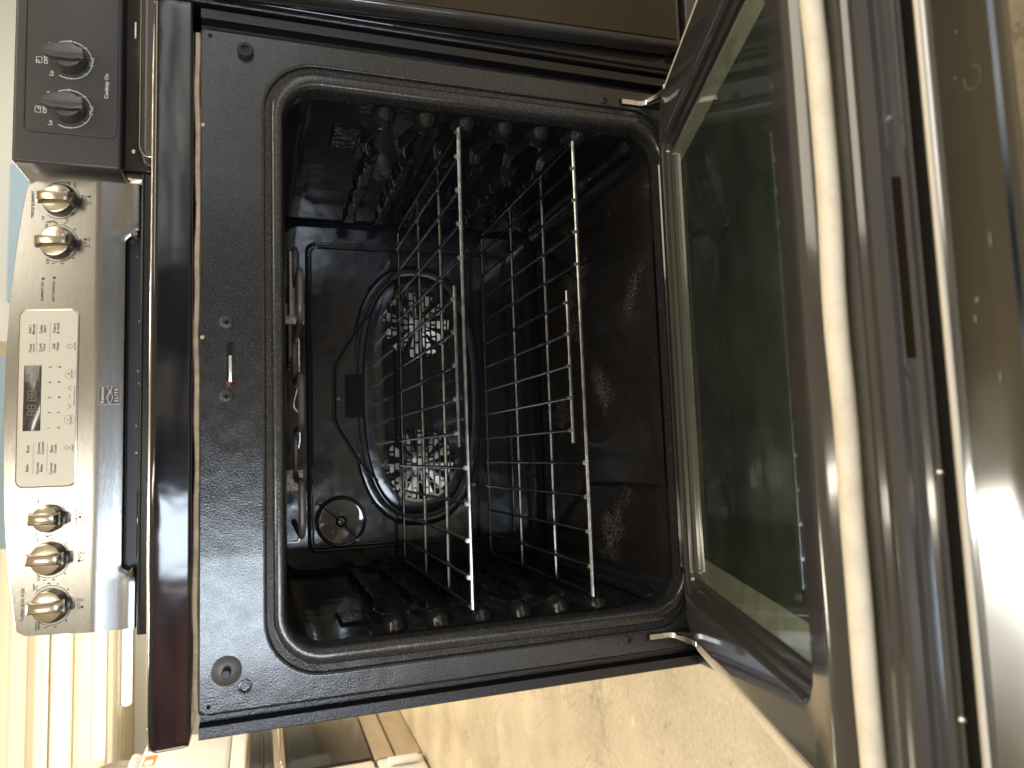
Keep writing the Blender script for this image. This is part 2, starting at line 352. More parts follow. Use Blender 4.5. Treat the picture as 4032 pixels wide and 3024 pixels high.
# front frame ------------------------------------------------------
def ring(hw, z0, z1, r, y, xc=0.): return [(x, y, z) for x, z in rrect(hw, z0, z1, r, 10, xc)]
rings = [ring(.356, .262, .869, .003, .020), ring(.3555, .262, .8685, .003, .002), ring(.354, .263, .867, .003, 0.), ring(.353, .264, .866, .004, 0.), ring(.333, .2905, .808, .0615, 0.),
         ring(.3315, .292, .8065, .060, 0.), ring(.3300, .2935, .8050, .0585, .0006), ring(.3290, .2945, .8038, .0575, .0052),
         ring(.3228, .3005, .798, .0525, .0060), ring(.3215, .3015, .797, .0515, .0012), ring(.3188, .304, .7945, .050, -.0002), ring(.3105, .309, .789, .045, -.0010),
         ring(.3065, .312, .7865, .042, .0008), ring(.3042, .3135, .785, .040, .0050), ring(.303, .3145, .784, .039, .013), ring(.302, .315, .783, .038, .022)]
ff = obj('front_frame', *loft(rings), enamel, rng, ang=50)
# cavity shell -----------------------------------------------------
rings = [ring(.302, .315, .783, .038, .022), ring(.301, .316, .782, .038, .06), ring(.300, .3165, .781, .036, .46), ring(.292, .325, .773, .030, .4695)]
rr = rings[-1]; v, f = loft(rings); k = len(v)-len(rr); f.append(tuple(range(k, k+len(rr))))
obj('cavity', v, f, cavm, rng, ang=30)
# rack ribs on the side walls --------------------------------------
noses = [.6674, .6171, .5666, .5165, .4676, .4171]
def gs(x): return math.exp(-x*x)
def sstep(a, b, x):
    t = max(0, min(1, (x-a)/(b-a))); return t*t*(3-2*t)
def rib_h(y, z):
    h = -.002
    for z0 in noses:
        d = abs(z-z0)
        if d > .03: continue
        b = .0165*max(0, 1-((y-.042)/.021)**2-((z-z0)/.0145)**2)**.5 if ((y-.042)/.021)**2+((z-z0)/.0145)**2 < 1 else 0
        zc = z0+.012*gs((y-.105)/.035)
        nk = .010*gs((z-zc)/.0085)*sstep(.045, .07, y)*(1-sstep(.14, .17, y))
        st_ = .0085+.0012*math.sin(y*95)+.0009*math.sin(y*210+z0*40)
        lz = (1-sstep(st_-.0012, st_+.0018, abs(z-z0+.004*(y-.15))))
        lg = .0125*lz*sstep(.140, .160, y)*(1-sstep(.425, .432, y))
        h = max(h, b-.001, nk-.002, lg-.001)
    # long lower rail and shallow square boss
    d = ((z-.338)/.0115)**2; e = min(1, max(0, (y-.036)/.02)); e2 = 1-sstep(.40, .43, y)
    if d < 1: h = max(h, .014*(1-d)**.5*e**.5*e2-.001)
    q = max(abs(y-.108)/.036, abs(z-.706)/.018)
    h = max(h, .0045*(1-sstep(.85, 1.1, q))-.002)
    return h
def sidewall(s):
    Y0, Y1, Z0, Z1 = .016, .445, .322, .74
    nu, nv = 140, 230
    def fn(u, w):
        y = Y0+(Y1-Y0)*u; z = Z0+(Z1-Z0)*w; return (s*(.3005-rib_h(y, z)), y, z)
    def keep(u, w):
        return rib_h(Y0+(Y1-Y0)*u, Z0+(Z1-Z0)*w) > -.0018
    return grid(fn, nu, nv, keep)
obj('rack_guides', *sidewall(1), dirty, rng, ang=60)
obj('rack_guides', *sidewall(-1), dirty, rng, ang=60)
# cavity floor: dished panel with a raised octagon and soiling ------
def fl_h(x, y):
    ed = min(.292-abs(x), y-.022, .458-y); e0 = -.004*(1-sstep(0, .022, ed))
    hx = .165+max(0, (y-.25))*.62; q = max(abs(x)/hx, abs(y-.20)/.215)
    h = .0045*(1-sstep(.975, 1.0, q))
    h += .0016*gs((math.hypot(x, (y-.2))-.1)/.004)
    return h+e0
obj('cavity_floor', *grid(lambda u, w: (-.292+.584*u, .022+.436*w, .3182+fl_h(-.292+.584*u, .022+.436*w)), 150, 120), baked, rng, ang=60)
for s_ in (-1, 1):
    obj('floor_bead', *tube(smoothpath([(s_*.248, .392, .3192), (s_*.160, .250, .3212), (s_*.158, .034, .3212)], .012, 4), .0022, 8), cavm, rng)
# back wall embossing ----------------------------------------------
def rr_path(hw, z0, z1, r, y): return [(x, y, z) for x, z in rrect(hw, z0, z1, r, 6)]
p = rr_path(.262, .372, .733, .014, .4685); p = p+[p[0]]
mb = MB(); mb.tube(p, .0032, 8, False); p = rr_path(.256, .378, .727, .011, .4695); p = p+[p[0]]; mb.tube(p, .002, 6, False)
mb.build('back_wall_bead', cavm, rng)
# convection cover --------------------------------------------------
def sup(a, b, nn, y, n=88, cz=.545):
    out = []
    for k in range(n):
        t = 2*math.pi*k/n; c, s_ = math.cos(t), math.sin(t)
        out.append((a*math.copysign(abs(c)**(2/nn), c), y, cz+b*math.copysign(abs(s_)**(2/nn), s_)))
    return out
E_ = 2.5
def pinch(r): return r
rings = [sup(.232, .118, E_, .4700), sup(.2305, .1165, E_, .4668), sup(.2270, .1130, E_, .4655), sup(.2175, .1045, E_, .4652), sup(.2140, .1010, E_, .4666), sup(.2110, .0985, E_, .4667),
         sup(.2085, .0962, E_, .4642), sup(.2060, .0938, E_, .4634), sup(.190, .080, E_, .4631)]
cv = obj('convection_cover', *loft(rings), cavm, rng, ang=50)
FC = (.1236, -.1236); FR = .0625
PZ, PX, WEB = .0100, .0216, .0028
def slot(x, z):
    dz = z-.5445
    for c in FC:
        dx = x-c
        row = round(dz/PZ); zz = dz-row*PZ
        if abs(row) > 6: continue
        off = .5 if row % 2 else 0
        half = math.sqrt(max(0, FR**2-(row*PZ)**2))
        if abs(dx) > half: continue
        cx = dx/PX-off; xx = (cx-round(cx))*PX
        if abs(zz) < PZ/2-.0018 and abs(xx) < PX/2-.0015: return True
    return False
A_, B_ = .197, .086
def gk(u, w):
    x = -A_+2*A_*u; z = .545-B_+2*B_*w
    if (abs(x)/A_)**E_+(abs(z-.545)/B_)**E_ > 1: return False
    return not slot(x, z)
obj('grille_plate', *grid(lambda u, w: (-A_+2*A_*u, .4633, .545-B_+2*B_*w), 330, 172, gk), gloss, cv)
# slot edges: thin bars behind so that the plate has thickness
obj('grille_plate_back', *grid(lambda u, w: (-A_+2*A_*u, .4641, .545-B_+2*B_*w), 330, 172, gk), gloss, cv)
obj('cover_interior', *extr_x([(.4682, .46), (.4688, .46), (.4688, .63), (.4682, .63)], -.19, .19), blackhole, cv, smooth=False)
for c in FC:
    mb = MB(); nb = 11
    for k in range(nb):
        a = 2*math.pi*k/nb+.2*(c > 0)
        ca, sa = math.cos(a), math.sin(a); tx, tz = -sa, ca
        def P(r, w_, y): return (c+ca*r+tx*w_, y, .5445+sa*r+tz*w_)
        mb.add([P(.012, -.003, .4668), P(.058, -.0105, .4674), P(.060, .0075, .4650), P(.012, .003, .4650),
                P(.012, -.003, .4672), P(.058, -.0105, .4679), P(.060, .0075, .4655), P(.012, .003, .4655)],
               [(0, 1, 2, 3), (7, 6, 5, 4), (0, 4, 5, 1), (1, 5, 6, 2), (2, 6, 7, 3), (3, 7, 4, 0)])
    mb.add(*disc_y(c, .5445, [(.015, .468), (.015, .4655), (.006, .4649)], 16))
    mb.build('fan', alu, cv, smooth=False)
hp = [(.150, .622), (.118, .650), (.060, .686), (.045, .692), (-.042, .693), (-.058, .687), (-.118, .652), (-.150, .622)]
path = smoothpath([(x, 0, z) for x, z in hp], .012, 4)
v = [(p.x, .4655, p.z) for p in path]+[(p.x, .4655, .60) for p in path]+[(p.x, .4695, p.z+.001) for p in path]; n = len(path)
f = [(i, i+1, n+i+1, n+i) for i in range(n-1)]+[(i, i+1, 2*n+i+1, 2*n+i) for i in range(n-1)]
ap = obj('cover_tab', v, f, cavm, cv)
obj('tab_bead', *tube([(p.x, .4650, p.z-.004) for p in path], .0022, 6), cavm, ap)
mb = MB(); mb.box(-.040, .034, .4640, .4652, .640, .672)
obj('tab_recess', mb.v, mb.f, blackhole, ap, smooth=False)
obj('tab_screw', *disc_y(-.006, .682, [(.0055, .4655), (.0055, .4640), (.003, .4632)], 12), blackp, ap)
# oven lamp ----------------------------------------------------------
LX, LZ = -.2155, .682
ol = obj('oven_lamp', *disc_y(LX, LZ, [(.0425, .4698), (.0425, .4640), (.0405, .4615), (.0385, .4620), (.0375, .466)], 40), cavm, rng)
obj('lens', *disc_y(LX, LZ, [(.0378, .4655), (.0365, .4600), (.032, .4605), (.022, .4635), (.0125, .4655), (.012, .4640), (.0095, .4635), (.009, .4655), (.0075, .4655), (.006, .4600), (.002, .4590)], 40), lensm, ol)
obj('retaining_wire', *tube([(LX+.030, .4660, LZ+.036), (LX+.028, .4585, LZ+.033), (LX, .4565, LZ), (LX-.028, .4585, LZ-.024), (LX-.031, .466, LZ-.027)], .0009, 6), chrome, ol)
obj('wire_loop', *tube([(LX+.036, .4645, LZ+.036), (LX+.030, .462, LZ+.040), (LX+.028, .4645, LZ+.033)], .0022, 6), chrome, ol)
obj('wire_loop', *tube([(LX-.028, .4645, LZ-.030), (LX-.034, .462, LZ-.028), (LX-.031, .4645, LZ-.022)], .0022, 6), chrome, ol)
# broil element --------------------------------------------------------
zc = .7635
el = obj('broil_element', *tube(smoothpath([(-.20, .33, zc), (-.20, .10, zc), (-.135, .10, zc), (-.135, .26, zc), (-.07, .26, zc), (-.07, .10, zc), (-.005, .10, zc), (-.005, .26, zc), (.06, .26, zc), (.06, .10, zc), (.125, .10, zc), (.125, .22, zc), (.185, .22, zc), (.185, .42, zc), (.05, .42, zc), (.05, .46, zc)], .02, 6), .0042, 10), elemm, rng)
mb = MB()
mb.tube(smoothpath([(.19, .26, .7665), (.188, .26, .7575), (.075, .26, .7575), (.07, .26, .7635), (.062, .26, .7575), (.0, .26, .7575), (-.022, .26, .7635), (-.035, .26, .766), (-.045, .26, .7575), (-.085, .26, .7575), (-.11, .26, .765), (-.142, .26, .7655), (-.158, .26, .7575), (-.222, .26, .7595), (-.222, .26, .7775)], .004, 3), .0018, 8)
mb.build('element_support', zinc, el)
obj('element_clip', *box(.082, .112, .255, .26, .750, .781), bracketm, el, bevel=.001)
obj('element_clip', *box(-.152, -.123, .255, .26, .7535, .781), bracketm, el, bevel=.001)
obj('clip_screw', *disc_y(-.137, .762, [(.005, .255), (.004, .2525), (.002, .252)], 10), elemm, el)
# reflector plate beside the element
obj('element_shield', *tube([(.18, .235, .768), (.09, .235, .768)], .0062, 10), zinc, el)
# screws, bumper, latch -------------------------------------------------
def screw(x, z, r=.0069, m=blackp):
    s = obj('screw', *disc_y(x, z, [(r, .0005), (r, -.0012), (r*.8, -.0022), (r*.3, -.0024), (r*.22, -.0012)], 20), m, rng)
    mb = MB(); mb.box(x-r*.45, x+r*.45, -.0028, -.0022, z-.0006, z+.0006); mb.box(x-.0006, x+.0006, -.0028, -.0022, z-r*.45, z+r*.45)
    mb.build('cross_recess', blackhole, s, smooth=False)
greyscrew = mat('grey screw head', (.04, .038, .036), .4, .2)
screw(.0364, .8425, .0072, greyscrew); screw(-.0411, .8425, .0072, greyscrew); screw(.3372, .391, .0055); screw(-.3379, .3946, .0058)
lt = obj('latch_slot', *box(-.030, .0155, -.0008, .0004, .8363, .8425), blackhole, rng, smooth=False)
obj('latch', *box(-.026, .0015, -.0016, -.0006, .8372, .8402), zinc, lt, bevel=.0003)
obj('latch_tip', *box(-.0295, -.0255, -.0016, -.0006, .8385, .8423), red, lt)
mb = MB(); mb.box(-.0305, -.0298, -.0015, 0, .836, .843); mb.box(.0153, .016, -.0015, 0, .836, .843); mb.box(-.0305, .016, -.0015, 0, .8358, .8364); mb.build('slot_rim', enamel, lt)
bu = obj('door_bumper', *disc_y(.3345, .8235, [(.0085, .0005), (.0085, -.006), (.0075, -.0078), (.0045, -.0078), (.004, -.005)], 20), rubber, rng)
ds = obj('door_switch', *disc_y(-.3155, .8424, [(.0145, .0005), (.0145, -.0014), (.0135, -.002), (.004, -.002)], 32), mat('switch plastic', (.07, .068, .066), .35), rng)
obj('plunger', *disc_y(-.3155, .8424, [(.0044, -.001), (.0044, -.013), (.0036, -.0142)], 16), blackp, ds)
obj('boss_hole', *disc_y(-.3328, .8251, [(.0072, .0004), (.0066, -.0016), (.0048, -.0018), (.0042, -.0004), (.0040, .0002)], 20), enamel, rng)
for x in (.3483, -.3483): obj('rivet_hole', *disc_y(x, .8590, [(.0022, .0004), (.0022, -.0007)], 12), blackhole, rng)
# body sides ------------------------------------------------------------
for s in (-1, 1):
    # recessed channel, folded flange and the outer side sheet
    pr = [(.356, .020), (.3575, .012), (.3655, .012), (.3665, .002), (.3668, -.001), (.3770, -.001), (.3785, .0005), (.3785, .60), (.3755, .60), (.3755, .018), (.356, .026)]
    prof = [(s*a, b) for a, b in pr]
    v, f = loft([[(a, b, z) for a, b in prof] for z in (.03, .30, .60, .868)], True, True, True)
    sp = obj('side_panel', v, f, side_m, rng, ang=25)
    obj('frame_bead', *tube([(s*.3555, .0012, .30), (s*.3558, .0008, .60), (s*.3555, .0016, .86)], .0013, 6), gloss, sp)
# cooktop rail ------------------------------------------------------------
prof = []
def arc(cy, cz, r, a0, a1, n=5): return [(cy+r*math.cos(math.radians(a0+(a1-a0)*k/n)), cz+r*math.sin(math.radians(a0+(a1-a0)*k/n))) for k in range(n+1)]
prof = arc(.004, .908, .006, 90, 180)+arc(.0005, .8785, .0035, 180, 270, 4)+[(.012, .875), (.60, .875), (.60, .914)]
xs = [-.3835, -.3815, -.375, .375, .3815, .3835]
rings = []
for x in xs:
    q = 0 if abs(x) <= .375 else (.0015 if abs(x) < .382 else .0055)
    rings.append([(x, min(.6-q, yy+q if yy < .02 else yy), max(.875+q, min(.914-q, zz))) for yy, zz in prof])
ck = obj('cooktop', *loft(rings, True, True, True), gloss, rng, ang=30)
obj('rail_trim', *tube([(-.3785, .0035, .9125), (-.30, .0028, .9137), (.30, .0028, .9137), (.379, .0035, .9125)], .0013, 8), polished, ck)
obj('rail_end_trim', *tube(smoothpath([(-.3815, -.0014, .880), (-.3826, -.0014, .9075), (-.376, -.0012, .9122), (-.36, -.0008, .9132)], .004, 4), .0011, 6), polished, ck)
gs_ = MB()
gs_.tube([(x, .0065+.0006*math.sin(x*37), .8712+.0007*math.sin(x*23+1)+.0005*math.sin(x*71)) for x in [-.352+.704*k/60 for k in range(61)]], .0029, 8)
gs_.build('insulation_strip', insul, rng)
# pale grub of sealant and chipped spot
for x in (.2475, .0205):
    v, f = disc_y(x, .8655, [(.0012, .001), (.0022, -.0008), (.0015, -.0018), (.0005, -.002)], 10); obj('sealant_blob', v, f, insul, rng)
# backguard -----------------------------------------------------------------
BG = obj('backguard', *box(-.372, .372, .587, .66, .92, 1.172), gloss, rng, bevel=.004)
obj('riser', *box(-.375, .375, .500, .56, .915, .9955), side_m, BG, bevel=.003)
obj('riser_bead', *tube([(-.374, .4995, .9915), (.374, .4995, .9915)], .0012, 6), gloss, BG)
obj('vent_recess', *box(-.374, .374, .57, .59, .975, 1.04), blackp, BG, smooth=False)
for x, z in ((.251, 1.010), (.185, 1.0035), (.168, 1.002), (.137, 1.006), (.1025, 1.0025), (.0505, 1.007), (.03, 1.005), (-.0425, 1.009), (-.088, 1.008)):
    obj('vent_rivet', *disc_y(x, z, [(.0022, .5705), (.002, .568), (.0008, .5672)], 8), zinc, BG)
mb = MB(); mb.box(-.262, -.150, .562, .571, .992, 1.006); mb.build('vent_louvre', gloss, BG, bevel=.002)
A0 = Vector((0, .552, 1.07)); SD = Vector((0, .028, .11)).normalized(); ND = Vector((0, -SD.z, SD.y))
def PP(px, ps, off=0): return A0+Vector((px, 0, 0))+SD*ps+ND*off
HWP = .3735
def panel_face():
    nx = 120; v = []; f = []
    rows = None; cols = []
    for i in range(nx+1):
        u = -1+2*i/nx; x = HWP*u; ax = abs(x)
        top = .1125+.0285*(1-(u*u)**1.15)
        e = HWP-ax
        if e < .012: top -= .012-math.sqrt(max(0, .012**2-(.012-e)**2))
        zb = 1.0225-.021*sstep(.272, .292, ax)
        yo = .5505
        bulge = -.004*sstep(.272, .30, ax)
        col = [Vector((x, .60, 1.07+(top)*.97)), PP(x, top, -.004)]
        col += [PP(x, top-.0008, -.0012), PP(x, top-.0022, 0)]
        for k in (.8, .6, .4, .2, .06, .02): col.append(PP(x, (top-.002)*k, 0))
        col += [Vector((x, .5515, 1.068)), Vector((x, .5512, 1.060)), Vector((x, .5512, zb+.030)), Vector((x, .5512+bulge*.5, zb+.018)), Vector((x, .5512+bulge, zb+.008)), Vector((x, .5522+bulge, zb+.0035)), Vector((x, .5555+bulge, zb+.0008)), Vector((x, .562, zb)), Vector((x, .585, zb+.004))]
        cols.append(col)
    n = len(cols[0])
    for c in cols: v += c
    for i in range(nx):
        for k in range(n-1): f.append((i*n+k, i*n+k+1, (i+1)*n+k+1, (i+1)*n+k))
    for i, s in ((0, 1), (nx, -1)):       # side returns
        c = cols[i]; b0 = len(v); v += [Vector((p.x, .60, p.z)) for p in c]
        for k in range(n-1): f.append((i*n+k, i*n+k+1, b0+k+1, b0+k))
    return v, f
cp = obj('control_panel', *panel_face(), steel, rng, ang=28)
for s in (-1, 1):
    v, f = tube([(s*.2865, .556, 1.009), (s*.2830, .550, 1.0095), (s*.2790, .5475, 1.0085), (s*.2765, .548, 1.008)], [.008, .0088, .0075, .003], 12)
    obj('corner_cap', v, f, steel, cp)
# overlay and display
def onpanel(v, off=0.0): return [PP(a, b, off+c) for a, b, c in v]
def plate(name, x0, x1, s0, s1, r, h, m, parent, base=0.):
    rg = rrect((x1-x0)/2, s0, s1, r, 6, (x0+x1)/2); rg2 = rrect((x1-x0)/2-.0005, s0+.0005, s1-.0005, max(r-.0005, .0002), 6, (x0+x1)/2)
    v, f = loft([[PP(a, b, base) for a, b in rg], [PP(a, b, base+h*.7) for a, b in rg], [PP(a, b, base+h) for a, b in rg2]], True, False, True)
    return obj(name, v, f, m, parent)
plate('overlay_rim', -.1395, .1545, .0245, .1195, .0125, .0011, polished, cp)
ov = plate('touch_overlay', -.1375, .1525, .0268, .1175, .011, .0016, cream, cp)
dp = plate('display', -.0470, .0610, .0818, .1091, .0008, .0006, lcd, ov, .0016)
class LT:
    def __init__(s): s.mb = MB()
    def t(s, txt, px, ps, cap, off=.0018, ang=0, wide=1.):
        v, f = text_mesh(txt, cap/.72); c, q = math.cos(ang), math.sin(ang)
        s.mb.add([PP(px+(a*c*wide-b*q), ps+(a*q*wide+b*c), off+z) for a, b, z in v], f)
    def ln(s, x0, s0, x1, s1, w=.0005, off=.0018):
        d = Vector((x1-x0, s1-s0)).normalized()*w/2; n = Vector((-d.y, d.x))
        s.mb.add([PP(x0+n.x, s0+n.y, off), PP(x1+n.x, s1+n.y, off), PP(x1-n.x, s1-n.y, off), PP(x0-n.x, s0-n.y, off)], [(0, 1, 2, 3)])
    def arc(s, cx, cs, r, a0, a1, w=.0006, off=.0018, n=30):
        p = [(cx+r*math.cos(math.radians(a0+(a1-a0)*k/n)), cs+r*math.sin(math.radians(a0+(a1-a0)*k/n))) for k in range(n+1)]
        for a, b in zip(p, p[1:]): s.ln(*a, *b, w, off)
    def dot(s, cx, cs, r, off=.0018, n=12):
        s.mb.add([PP(cx+r*math.cos(2*math.pi*k/n), cs+r*math.sin(2*math.pi*k/n), off) for k in range(n)], [tuple(range(n))])
    def done(s, name, m, parent): return s.mb.build(name, m, parent, smooth=False)
L = LT(); c1 = .0045
for txt, x, s_ in (('Bake', -.1075, .1005), ('Broil', -.0765, .0998), ('Convec', -.1077, .0845), ('Bake', -.1079, .0785), ('Convec', -.0755, .0832), ('Convert', -.0755, .0772),
                   ('Convec', -.109, .0635), ('Roast', -.109, .0575), ('Slow', -.0773, .0632), ('Cook', -.0773, .0575), ('Timer', .0895, .1000), ('Add 1', .1215, .1012), ('Minute', .1209, .0955),
                   ('Cook', .0901, .0845), ('Time', .0901, .0787), ('Delay', .1212, .0838), ('Start', .1212, .0780), ('Self', .0920, .0632), ('Clean', .0913, .0575), ('Warm', .1218, .0628), ('& Hold', .1218, .0572)):
    L.t(txt, x, s_, c1)
L.t('ON/OFF', .0900, .0947, .0028)
for k, (a, b) in enumerate(zip('12345', '67890')):
    x = -.0431+.02505*k; L.t(a, x, .0680, c1); L.t(b, x, .0531, c1)
for a in ((-.1167, .0917, -.0671, .0911), (-.1171, .0704, -.0674, .0696), (.0818, .0909, .1312, .0908), (.0817, .07, .1316, .0697)): L.ln(*a, .0004)
L.t('LIGHT', -.0762, .0307, .0028); L.t('CLOCK', .0910, .0302, .0028); L.t('PRESS BOTH FOR OVEN LOCK', .0085, .0295, .0017)
L.arc(-.0762, .0400, .0028, -60, 240, .0006); L.ln(-.0775, .0365, -.075, .0365, .0006); L.ln(-.0775, .0355, -.075, .0355, .0006)
L.arc(.0912, .0380, .0038, 0, 360, .0006); L.ln(.0912, .0380, .0912, .0402, .0005); L.ln(.0912, .0380, .0928, .0380, .0005)
L.t('START', -.0302, .0342, .0030); L.arc(-.0302, .0365, .0078, 0, 360, .0004); L.mb.add([PP(-.0315, .0402, .0018), PP(-.0315, .0376, .0018), PP(-.0288, .0389, .0018)], [(0, 1, 2)])
L.t('STOP', .0451, .0340, .0032); L.arc(.0451, .0365, .0078, 0, 360, .0004)
L.ln(-.0125, .0392, -.0088, .0345, .0008); L.ln(-.0088, .0345, -.0045, .0392, .0008); L.ln(.0040, .0370, .0110, .0370, .0006)
L.ln(.0180, .0342, .0224, .0392, .0008); L.ln(.0224, .0392, .0265, .0342, .0008); L.dot(.1085, .0395, .0006)
L.done('lettering', ink, ov)
L = LT(); q = .0012
L.mb.add([PP(.0440, .0378, .0018), PP(.0465, .0378, .0018), PP(.0465, .0402, .0018), PP(.0440, .0402, .0018)], [(0, 1, 2, 3)]); L.done('stop_mark', red, ov)
L = LT()
def seg7(x, s_, w, h):
    for a in ((x, s_, x+w, s_), (x, s_+h/2, x+w, s_+h/2), (x, s_+h, x+w, s_+h), (x, s_, x, s_+h), (x+w, s_, x+w, s_+h)): L.ln(*a, .0011, .0024)
for k in range(4): seg7(-.021+.0098*k+(.004 if k > 1 else 0), .0895, .0062, .0125)
for k in range(2): seg7(.0345+.007*k, .1005, .0045, .006)
for k in range(4): seg7(.0345+.0062*k, .0850, .0042, .0095)
L.ln(-.043, .0995, -.0345, .0995, .0006, .0024); L.ln(-.043, .0945, -.034, .0945, .0006, .0024)
L.done('display_segments', lcdink, dp)
# knobs
def knob(px, ps, r, ang=0.):
    mb = MB(); n = 36
    prof = [(r*1.02, 0), (r*1.02, .0015), (r, .003), (r*.93, .0125), (r*.90, .0142), (r*.84, .0148), (.001, .0150)]
    v, f = loft([[PP(px+a*math.cos(2*math.pi*k/n), ps+a*math.sin(2*math.pi*k/n), h) for k in range(n)] for a, h in prof], True, True, True)
    k_ = obj('knob', v, f, polished, cp, ang=40)
    # grip: a tall bar across the knob, rounded and flared
    hw = .0092; hl = r*1.04; D0 = .0130; D1 = .0290
    sec = []
    c, q = math.cos(ang), math.sin(ang)
    for j in range(13):
        t = -1+2*j/12; y_ = hl*t
        top = D1-.0045*t*t-(.004 if abs(t) > .95 else 0); w_ = hw*(1.0-.10*(1-t*t))
        pts = [(-w_-.0012, D0), (-w_, D0+.004), (-w_*.97, top-.003), (-w_*.80, top-.0006), (0, top-.0022), (w_*.80, top-.0006), (w_*.97, top-.003), (w_, D0+.004), (w_+.0012, D0)]
        sec.append([PP(px+a*c-y_*q, ps+a*q+y_*c, h) for a, h in pts])
    obj('grip', *loft(sec, True, True, True), polished, k_, ang=38)
    v, f = loft([[PP(px+(r+.0016)*math.cos(2*math.pi*k/n), ps+(r+.0016)*math.sin(2*math.pi*k/n), h) for k in range(n)] for h in (0, .0012)], True, False, True)
    obj('skirt', v, f, darksteel, k_)
KN = [(.3405, .0590, .0270, -.03), (.2665, .0610, .0270, .02), (-.1895, .0655, .0225, -.02), (-.2530, .0635, .0265, .0), (-.3275, .0600, .0265, .03)]
for k in KN: knob(*k)
L = LT(); LB = LT(); h = .0028; RG = .0318
def pos(c, r, a): return c[0]+r*math.cos(math.radians(a)), c[1]+r*math.sin(math.radians(a))
O5 = .0003
def tx(t_, xy, cap=.0044): L.t(t_, xy[0], xy[1], cap, O5)
# single element dials 2 and 4
for c, rr_ in ((KN[1], .0318), (KN[3], .0312), (KN[4], .0312)):
    for a, t_ in ((152, 'LO'), (168, '2'), (192, '3'), (224, '4'), (270, 'MED'), (313, '6'), (342, '7'), (6, '8'), (32, 'HI')):
        if c is KN[4] and t_ in ('LO', 'HI'): continue
        tx(t_, pos(c, rr_+.0037, a))
    for a0, a1 in ((140, 258), (282, 405)): L.arc(c[0], c[1], rr_, a0, a1, .0009, O5)
c = KN[2]
for a, t_ in ((142, 'LO'), (270, 'MED'), (32, 'HI')): tx(t_, pos(c, .0325, a))
for a0, a1 in ((165, 255), (285, 395)): L.arc(c[0], c[1], .0275, a0, a1, .0009, O5)
tx('WARM ZONE', (-.1895, .0235), .0032)
c = KN[0]
for a0, a1 in ((140, 240), (250, 318), (330, 400)): L.arc(c[0], c[1], .0318, a0, a1, .0009, O5)
tx('HI', (.3105, .0860)); tx('LO', (.3065, .0480)); tx('HI', (.3170, .0385)); tx('LO', (.3665, .0364)); tx('HI', (.3705, .0455)); tx('DOUBLE', (.3413, .0240), .0031)
L.t('SINGLE', .3040, .0735, .0031, O5, math.radians(100)); tx('TRIPLE ELEMENT', (.3339, .1030), .0046)
tx('TURBO BOIL FLEX', (-.3243, .1030), .0046); tx('TURBO', (-.2985, .0865), .0026); tx('BOIL', (-.2985, .0825), .0026); tx('WARM &', (-.3590, .0815), .0026); tx('SIMMER', (-.3590, .0775), .0026)
tx('ELEMENT ON', (.1850, .0845), .0038); tx('HOT SURFACE', (.1845, .0666), .0038)
for x, sel in ((.3405, 4), (.2665, 2), (-.1895, 1), (-.2530, 0), (-.3275, 3)):
    pts = [(-.0062, .0035), (0, .0035), (.0062, .0035), (-.0050, -.0022), (.0062, -.0022)]
    s0 = .0145
    for k, (a, b) in enumerate(pts):
        if k == sel: L.dot(x+a, s0+b, .0022, O5)
        else: L.arc(x+a, s0+b, .0021, 0, 360, .0008, O5, 14)
for x, s_ in ((.2064, .0836), (.2078, .066)): L.dot(x, s_, .0022, O5)
L.done('lettering', ink, cp)
LB.arc(KN[4][0], KN[4][1], .0312, 10, 48, .0011, .0004); LB.done('blue_mark', inkb, cp); LB = LT(); LB.arc(KN[4][0], KN[4][1], .0312, 172, 188, .0011, .0004); LB.done('blue_mark', inkb, cp)
# maker's badge on the lower face
bd_y = .5510; bx, bz = .0085, 1.0465
def badge_plate(hw, hh, r, y0, y1, m, name, parent):
    rg = rrect(hw, bz-hh, bz+hh, r, 5, bx)
    return obj(name, *loft([[(a, y0, b) for a, b in rg], [(a, y1, b) for a, b in rg]], True, False, True), m, parent)
bd = badge_plate(.0152, .0162, .002, bd_y, bd_y-.0010, polished, 'badge', cp)
badge_plate(.0142, .0152, .0016, bd_y-.001, bd_y-.0012, mat('badge ground', (.10, .095, .09), .4, .5), 'badge_field', bd)
mb = MB()
def bt(t_, x, z, cap, wide=1.):
    v, f = text_mesh(t_, cap/.72); mb.add([(bx+x+a*wide, bd_y-.0014-c, bz+z+b) for a, b, c in v], f)
bt('Kenmore', 0, .0103, .0052, .95); bt('E L I T E', 0, -.0105, .0050, .92)
for amp, ph in ((.0042, 0), (-.0042, 0), (.0028, .5)):
    pts = [(bx-.0135+.027*k/20, bd_y-.0014, bz+amp*math.sin(k/20*math.pi*1.35+ph)-.0005) for k in range(21)]
    mb.tube(pts, .00045, 4)
mb.build('badge_lettering', whiteink, bd, smooth=False)

